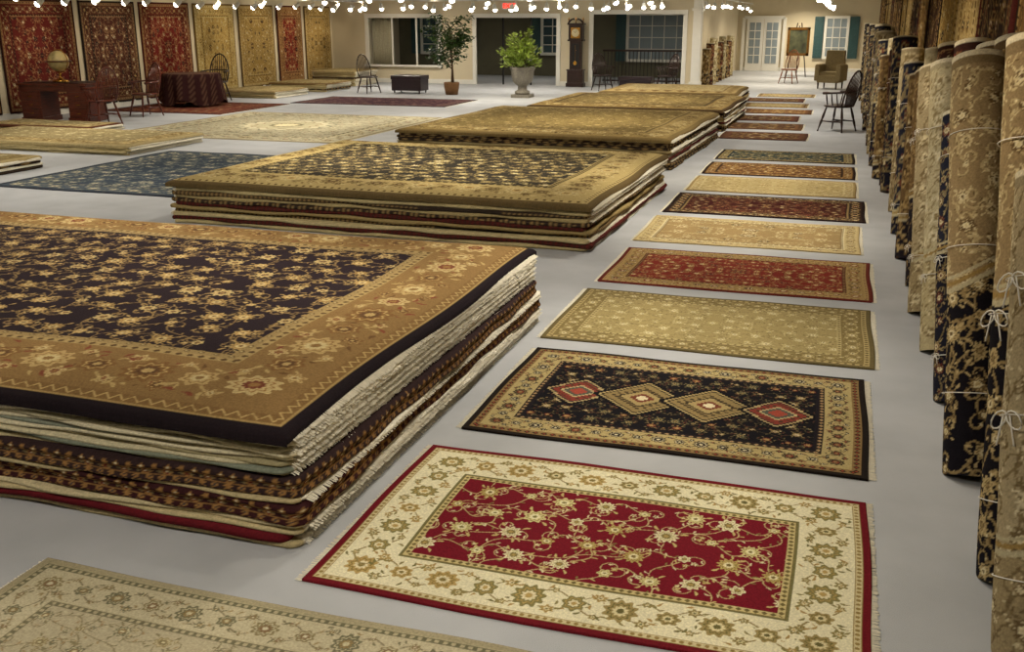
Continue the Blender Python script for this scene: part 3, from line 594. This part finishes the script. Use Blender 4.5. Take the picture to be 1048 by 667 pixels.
# ---------------------------------------------------------------- furniture
def windsor(loc,rz,m=M_DARK,arms=True,name='windsor_chair',s=1.0,seatm=None):
    b=MB(); n=20
    b.lathe([(.001,.425),(.22,.425),(.25,.44),(.25,.455),(.22,.465),(.12,.455),(.001,.45)],seatm or m,n=28,fn=lambda a,z:1+.08*abs(cos(a)))
    for sx,sy in((1,1),(1,-1),(-1,1),(-1,-1)):
        p0=Vector((sx*.15,sy*.15,.43));p1=Vector((sx*.24,sy*.24,0))
        q=[p0.lerp(p1,t) for t in(0,.2,.4,.5,.62,.75,.9,1)]; b.tube(q,[.014,.02,.024,.016,.024,.018,.012,.014],m)
    for sx in(1,-1): b.tube([(sx*.2,.2,.18),(sx*.2,0,.18),(sx*.2,-.2,.18)],[.009,.016,.009],m)
    b.tube([(-.2,0,.18),(0,0,.18),(.2,0,.18)],[.009,.016,.009],m)
    hoop=[(-.2,-.17,.45)]+[(.23*-cos(a),-.2-.1*sin(a)-.02,.62+.44*sin(a)) for a in np.linspace(0,pi,15)]+[(.2,-.17,.45)]
    b.tube(hoop,.016,m)
    for i in range(-4,5):
        x=i*.042; zt=.62+.44*math.sqrt(max(0,1-(x*1.1/.23)**2)); b.tube([(x*.85,-.2,.45),(x,-.23,.68),(x*1.1,-.24-.08*(zt-.62)/.44,zt)],[.008,.011,.008],m,6)
    if arms:
        pts=[(-.29,.16,.67),(-.29,0,.68),(-.26,-.16,.69),(-.15,-.24,.7),(0,-.265,.7),(.15,-.24,.7),(.26,-.16,.69),(.29,0,.68),(.29,.16,.67)]
        b.tube(pts,[.024,.02,.016,.015,.015,.015,.016,.02,.024],m)
        for sx in(1,-1):
            for yy in(.1,0,-.1): b.tube([(sx*.21,yy,.45),(sx*.25,yy,.56),(sx*.285,yy,.68)],[.008,.014,.008],m,6)
    o=b.build(name,loc,rz); o.scale=(s,s,s); return o
windsor((-.02,20.0,0),radians(60),s=1.05)
windsor((-14.05,16.9,0),radians(70),M_WOOD,s=1.05); windsor((-14.4,18.7,0),radians(160),M_WOOD,s=1.05)
windsor((-15.3,22.75,0),radians(190),M_DARK,s=1.1)
windsor((-12.9,26.7,0),radians(-120),M_DARK,name='side_chair',arms=False)
windsor((-6.75,29.7,0),radians(-140),M_DARK); windsor((-4.85,29.7,0),radians(140),M_DARK)
windsor((-1.7,35.0,0),radians(160),M_OAK,arms=False,name='side_chair')
b=MB(); b.box((0,0,.755),(1.5,.8,.045),M_WOOD); b.box((0,0,.785),(1.3,.6,.01),M_LEATH); b.box((0,0,.675),(1.42,.72,.12),M_WOOD)
for sx in(-1,1):
    b.box((sx*.5,0,.36),(.42,.7,.56),M_WOOD); b.box((sx*.5,0,.05),(.46,.74,.1),M_WOOD)
    for sy in(-1,1):
        for i in range(3):
            b.box((sx*.5,sy*.355,.19+i*.17),(.36,.02,.15),M_WOOD); b.tube([(sx*.5-.05,sy*.375,.19+i*.17),(sx*.5,sy*.39,.18+i*.17),(sx*.5+.05,sy*.375,.19+i*.17)],.007,M_BRASS,6)
    for i in range(2): b.box((sx*.715,-.17+.34*i,.36),(.015,.28,.46),M_WOOD)
for sy in(-1,1): b.box((0,sy*.365,.675),(.5,.02,.09),M_WOOD)
b.build('office_desk',(-15.25,17.2,0),radians(12),bevel=.006)
b=MB(); b.lathe([(.001,0),(.15,0),(.16,.02),(.1,.04),(.03,.07),(.02,.12),(.035,.16),(.015,.19),(.001,.2)],M_BRASS)
b.tube([(.225*cos(a),0,.41+.225*sin(a)) for a in np.linspace(0,2*pi,32)[:-1]],.01,M_BRASS,6,closed=True)
b.lathe([(.205*sin(a)+.0005,.41-.205*cos(a)) for a in np.linspace(0,pi,18)],M_GLOBE,n=32)
b.lathe([(.215,.40),(.25,.40),(.25,.42),(.215,.42)],M_WOOD,n=32); b.build('desk_globe',(-15.25,17.2,.79))
th=np.linspace(0,2*pi,97)[:-1]; prof=[(.02,.76),(.3,.762),(.6,.76),(.66,.755),(.69,.73)]+[(.69+.06*(1-z/.73),z) for z in np.linspace(.66,.06,10)]
P=[];C=[]; r=np.random.RandomState(3)
for (rr,z) in prof:
    k=max(0,(.73-z)/.73); f=1+.09*k*np.sin(th*9+1)+.05*k*np.sin(th*4); zz=z+ (.12*np.sin(th*4+.5)*k if k>0 else 0)
    P.append(np.column_stack([rr*f*np.cos(th),rr*f*np.sin(th),np.maximum(.03,zz+0*th)]))
    cc=np.tile(L((56,32,32)),(96,1)); m=(np.sin(th*40)*np.sin(z*50+rr*40)>.55); cc[m]=L((96,68,54)); 
    if rr<.62 and z>.75: cc[:]=L((110,82,66))
    C.append(cc)
e=empty('draped_round_table',(-15.0,21.3,.015)); grid_mesh('rug_tablecloth',np.array(P),np.array(C),M_EDGE,closeU=True,parent=e,flip=True)
b=MB(); b.lathe([(.001,.72),(.64,.72),(.64,.75),(.001,.75)],M_WOOD); b.lathe([(.25,.0),(.22,.04),(.06,.1),(.05,.7),(.2,.72)],M_WOOD); b.build('table_frame',parent=e)
b=MB(); b.box((0,0,.06),(.56,.32,.12),M_DARK); b.box((0,0,.3),(.5,.28,.38),M_DARK); b.box((0,0,.51),(.54,.3,.04),M_DARK); b.box((0,0,.95),(.36,.22,.86),M_DARK)
b.box((0,-.115,.95),(.24,.01,.7),M_BLACK); b.tube([(0,-.125,1.25),(0,-.125,.75)],.006,M_BRASS,6)
def dial(R,zc,yf,m):
    n0=len(b.v); b.lathe([(.001,0),(R,0),(R,.012),(.001,.012)],m,n=24)
    for q in range(n0,len(b.v)): x_,y_,z_=b.v[q]; b.v[q]=(x_,yf-z_,zc+y_)
dial(.06,.72,-.125,M_BRASS)
b.box((0,0,1.4),(.5,.29,.05),M_DARK); b.box((0,0,1.64),(.44,.26,.45),M_DARK); b.box((0,-.13,1.62),(.3,.012,.32),M_BRASS); dial(.12,1.62,-.137,M_DIAL)
for a_,l_ in((1.1,.09),(2.4,.07)): b.tube([(0,-.155,1.62),(cos(a_)*l_,-.155,1.62+sin(a_)*l_)],.006,M_BLACK,5)
for sx in(-1,1): b.tube([(sx*.2,-.14,1.42),(sx*.2,-.14,1.84)],.015,M_DARK)
b.box((0,0,1.88),(.52,.3,.05),M_DARK)
for sx in(-1,1): b.tube([(sx*.24,-.1,1.9),(sx*.16,-.1,2.0),(sx*.06,-.1,2.04),(sx*.04,-.1,1.99)],[.03,.03,.025,.02],M_DARK)
for x_ in(-.23,0,.23): b.lathe([(.001,1.9),(.02,1.92),(.012,1.98),(.026,2.02),(.004,2.09)],M_BRASS,(x_,-.08),10)
b.build('grandfather_clock',(-7.95,31.2,0),bevel=.005)
b=MB(); b.lathe([(.001,0),(.17,0),(.21,.2),(.22,.32),(.2,.34),(.18,.3),(.001,.29)],M_BASKET)
rr=random.Random(5)
for k in range(3):
    o=.03*k; b.tube([(o,0,.3),(.03*cos(k*2)+o,.03*sin(k*2),.8),(-.02*cos(k*2),.02*sin(k*2+1),1.3),(.05*cos(k*2),.05*sin(k*2),1.75)],[.022,.02,.016,.008],M_BARK,7)
for k in range(46):
    z=rr.uniform(.8,1.95); a=rr.uniform(0,6.28); R=.62*math.sqrt(max(.1,1-((z-1.4)/.8)**2))*rr.uniform(.5,1.1)
    tip=Vector((R*cos(a),R*sin(a),z+.2)); b.tube([(0,0,z-.15),tuple(tip*.5+Vector((0,0,z*.5))),tuple(tip)],[.008,.006,.003],M_BARK,5)
    for q in range(34):
        t=rr.uniform(.3,1.15); p=Vector((0,0,z-.1)).lerp(tip,t)+Vector((rr.uniform(-.12,.12),rr.uniform(-.12,.12),rr.uniform(-.14,.1)))
        b.leaf(p,(cos(a)+rr.uniform(-.9,.9),sin(a)+rr.uniform(-.9,.9),rr.uniform(-.9,.3)),rr.uniform(.09,.15),.06,M_LEAF)
b.build('ficus_tree',(-10.4,26.8,0))
b=MB(); b.box((0,0,.04),(.5,.5,.08),M_STONE); b.lathe([(.2,.08),(.2,.16),(.13,.2),(.12,.3),(.18,.34),(.26,.42),(.3,.56),(.31,.7),(.35,.76),(.33,.8),(.28,.76),(.001,.74)],M_STONE,n=28)
for k in range(80):
    a=rr.uniform(0,6.28); el=rr.uniform(.05,1.45); R=rr.uniform(.5,1.0); tip=Vector((cos(a)*cos(el)*R*.6,sin(a)*cos(el)*R*.6,.8+sin(el)*R)); b.tube([(0,0,.74),tuple(tip)],[.006,.003],M_BARK,5)
    for q in range(18):
        p=Vector((0,0,.78)).lerp(tip,rr.uniform(.4,1.08))+Vector([rr.uniform(-.07,.07) for _ in range(3)]); b.leaf(p,(cos(a)+rr.uniform(-.8,.8),sin(a)+rr.uniform(-.8,.8),rr.uniform(-.3,.9)),rr.uniform(.1,.16),.07,M_LEAF2)
b.build('potted_shrub_in_urn',(-8.2,26.4,0))
def ottoman(loc,w,d,h,name,rz=0):
    b=MB()
    for sx in(-1,1):
        for sy in(-1,1): b.tube([(sx*(w/2-.07),sy*(d/2-.07),0),(sx*(w/2-.06),sy*(d/2-.06),.12)],[.018,.028],M_DARK)
    b.box((0,0,.1+(h-.24)/2),(w,d,h-.2),M_LEATH); b.box((0,0,h-.08),(w+.03,d+.03,.12),M_LEATH)
    for i in range(4):
        for j in range(3): b.lathe([(.001,h-.03),(.02,h-.022),(.001,h-.012)],M_LEATH,(-w/2+w*(i+.5)/4,-d/2+d*(j+.5)/3),8)
    b.build(name,loc,rz,bevel=.03)
ottoman((-11.75,27.0,0),.9,.6,.52,'ottoman'); ottoman((-5.8,30.0,0),.95,.45,.42,'upholstered_bench')
b=MB(); b.box((0,0,.3),(.62,.6,.22),M_CREAMUP); b.box((0,.02,.45),(.52,.52,.12),M_CREAMUP); b.box((0,.3,.75),(.62,.16,.75),M_CREAMUP,tap=.9)
for sx in(-1,1):
    b.box((sx*.33,0,.45),(.14,.62,.42),M_CREAMUP); b.tube([(sx*.33,-.3,.66),(sx*.33,.3,.66)],.075,M_CREAMUP,12)
    for sy in(-1,1): b.tube([(sx*.28,sy*.25,0),(sx*.28,sy*.25,.2)],[.02,.03],M_DARK)
b.build('upholstered_armchair',(-.35,32.6,0),radians(-20),bevel=.03)
b=MB()
for p in((-.35,0),(.35,0)): b.tube([(p[0],0,0),(p[0]*.2,.12,1.9)],.02,M_DARK)
b.tube([(0,.65,0),(0,.14,1.8)],.02,M_DARK); b.box((0,.0,.78),(.7,.08,.04),M_DARK); b.box((0,-.01,1.25),(.62,.03,.82),M_PIC)
for sx in(-1,1): b.box((sx*.35,-.015,1.25),(.09,.06,1.0),M_GOLD)
for sz in(-1,1): b.box((0,-.015,1.25+sz*.45),(.79,.06,.09),M_GOLD)
b.build('painting_on_easel',(-1.65,39.0,0))
b=MB(); b.box((0,0,0),(.5,.05,.22),M_LAMPW); b.build('exit_sign',(-10.2,31.42,2.42))
tx=bpy.data.curves.new('exit_letters','FONT'); tx.body='EXIT'; tx.size=.2; tx.extrude=.004; tx.align_x='CENTER'; tx.align_y='CENTER'; tx.materials.append(M_RED)
o=bpy.data.objects.new('exit_letters',tx); link(o,bpy.data.objects['exit_sign']); o.location=(0,-.03,0); o.rotation_euler=(pi/2,0,0)
# ---------------------------------------------------------------- track lights
def track(p0,p1,n,aim,name='track_light',z=2.62,seed=0):
    b=MB(); r=random.Random(seed); p0=Vector((*p0,z));p1=Vector((*p1,z)); b.tube([p0,p1],.02,M_LAMPW,6)
    for t in(.05,.35,.65,.95):
        q=p0.lerp(p1,t); b.tube([q,q+Vector((0,0,CE-z))],.008,M_LAMPW,6)
    for i in range(n):
        q=p0.lerp(p1,(i+.5)/n+r.uniform(-.3,.3)/n); dz=r.uniform(.1,.2); h=q-Vector((0,0,dz)); b.tube([q,h],.008,M_LAMPW,6)
        d=Vector((aim[0]+r.uniform(-.4,.4),aim[1]+r.uniform(-.4,.4),-.8)).normalized()
        b.tube([h-d*.07,h-d*.03,h+d*.06,h+d*.09],[.02,.045,.06,.07],M_LAMPW,12); e_=h+d*.095
        b.tube([e_-d*.01,e_+d*.01,e_+d*.03,e_+d*.045],[.055,.06,.045,.02],M_BULB,10)
    b.build(name)
track((-14.9,13),(-14.9,31),22,(-1,-.3),z=2.55,seed=1)
track((-14.0,26.2),(-4.6,26.2),18,(0,-.5),z=2.52,seed=2)
track((-12.0,22.0),(-3.5,22.0),9,(.3,-.5),z=2.62,seed=3)
track((-12.5,29.6),(-4.6,29.6),12,(0,-.3),z=2.56,seed=4)
track((-3.6,27),(-3.6,42),9,(.2,-.6),z=2.6,seed=5)
track((-.6,16),(-.6,42),14,(.8,-.3),z=2.62,seed=6)
# ---------------------------------------------------------------- lights
def area(x,y,z,p,size=.45,col=(1,.92,.78),spread=150,rot=(0,0,0)):
    l=bpy.data.lights.new('ceiling_lamp','AREA'); l.shape='DISK'; l.size=size; l.energy=p; l.color=col; l.spread=radians(spread)
    o=bpy.data.objects.new('ceiling_lamp',l); o.location=(x,y,z); o.rotation_euler=rot; link(o)
def spot(x,y,z,tx,ty,tz,p,ang=70,col=(1,.84,.62)):
    l=bpy.data.lights.new('track_spot','SPOT'); l.energy=p; l.color=col; l.spot_size=radians(ang); l.spot_blend=.9; l.shadow_soft_size=.08
    o=bpy.data.objects.new('track_spot',l); o.location=(x,y,z); o.rotation_euler=(Vector((tx,ty,tz))-Vector((x,y,z))).to_track_quat('-Z','Y').to_euler(); link(o)
for x in(-13,-9,-5,-1.2):
    for y in(1.5,6,10.5,15,19.5,24,28.8):
        area(x,y,2.8,(38 if y<5 else 45) if y<22 else 56)
for (x,y) in((-2,33.5),(-2,38),(-1.5,42)): area(x,y,2.8,85,col=(1,.88,.68))
for x in(-14,-10,-6): area(x,34.2,2.8,12,col=(1,.95,.82))
for (x,y,tx_,ty_,p) in((-2.6,5.2,-3.4,4.6,190),(-1.2,7.6,-.9,5.6,120),(-.9,4.2,-.8,3.5,70),(-3.4,9.6,-3.6,10.2,240),(-5.6,10.4,-5.6,10.6,220),(-3.6,15.6,-3.8,16,240),(-3.8,21,-3.8,21,240),(-1.0,9.6,-.9,9.9,150),(-1,13,-1,13.3,150),(-9.8,17.5,-10.2,17.8,230),(-7.2,20,-7.6,20.4,150),(-8,25,-8,25.6,190),(-12,13.6,-12,13.8,170)): spot(x,y,2.7,tx_,ty_,.3,p,78,(1,.9,.7))
for y in(15.5,18,20.3,22.5,24.7,26.8,28.8,30.5): spot(-14.6,y,2.6,XL,y,1.5,100)
for y in(4,7.5,11,14.5,18,22,26,31): spot(-.7,y,2.65,XR-.3,y+.5,1.4,80)
for x in(-14,-12,-8.1,-6,-4.6): spot(x,29.3,2.6,x,31.5,1.2,48)
w=bpy.data.worlds.new('world'); S.world=w; w.use_nodes=True; w.node_tree.nodes['Background'].inputs[0].default_value=(.5,.55,.6,1); w.node_tree.nodes['Background'].inputs[1].default_value=.3
# ---------------------------------------------------------------- camera
cam=bpy.data.cameras.new('camera'); cam.sensor_width=36; cam.lens=1022/1048*36; cam.clip_end=200
o=bpy.data.objects.new('camera',cam); o.location=(0,0,2.0); o.rotation_euler=(radians(90-17.03),0,radians(17.84)); link(o); S.camera=o
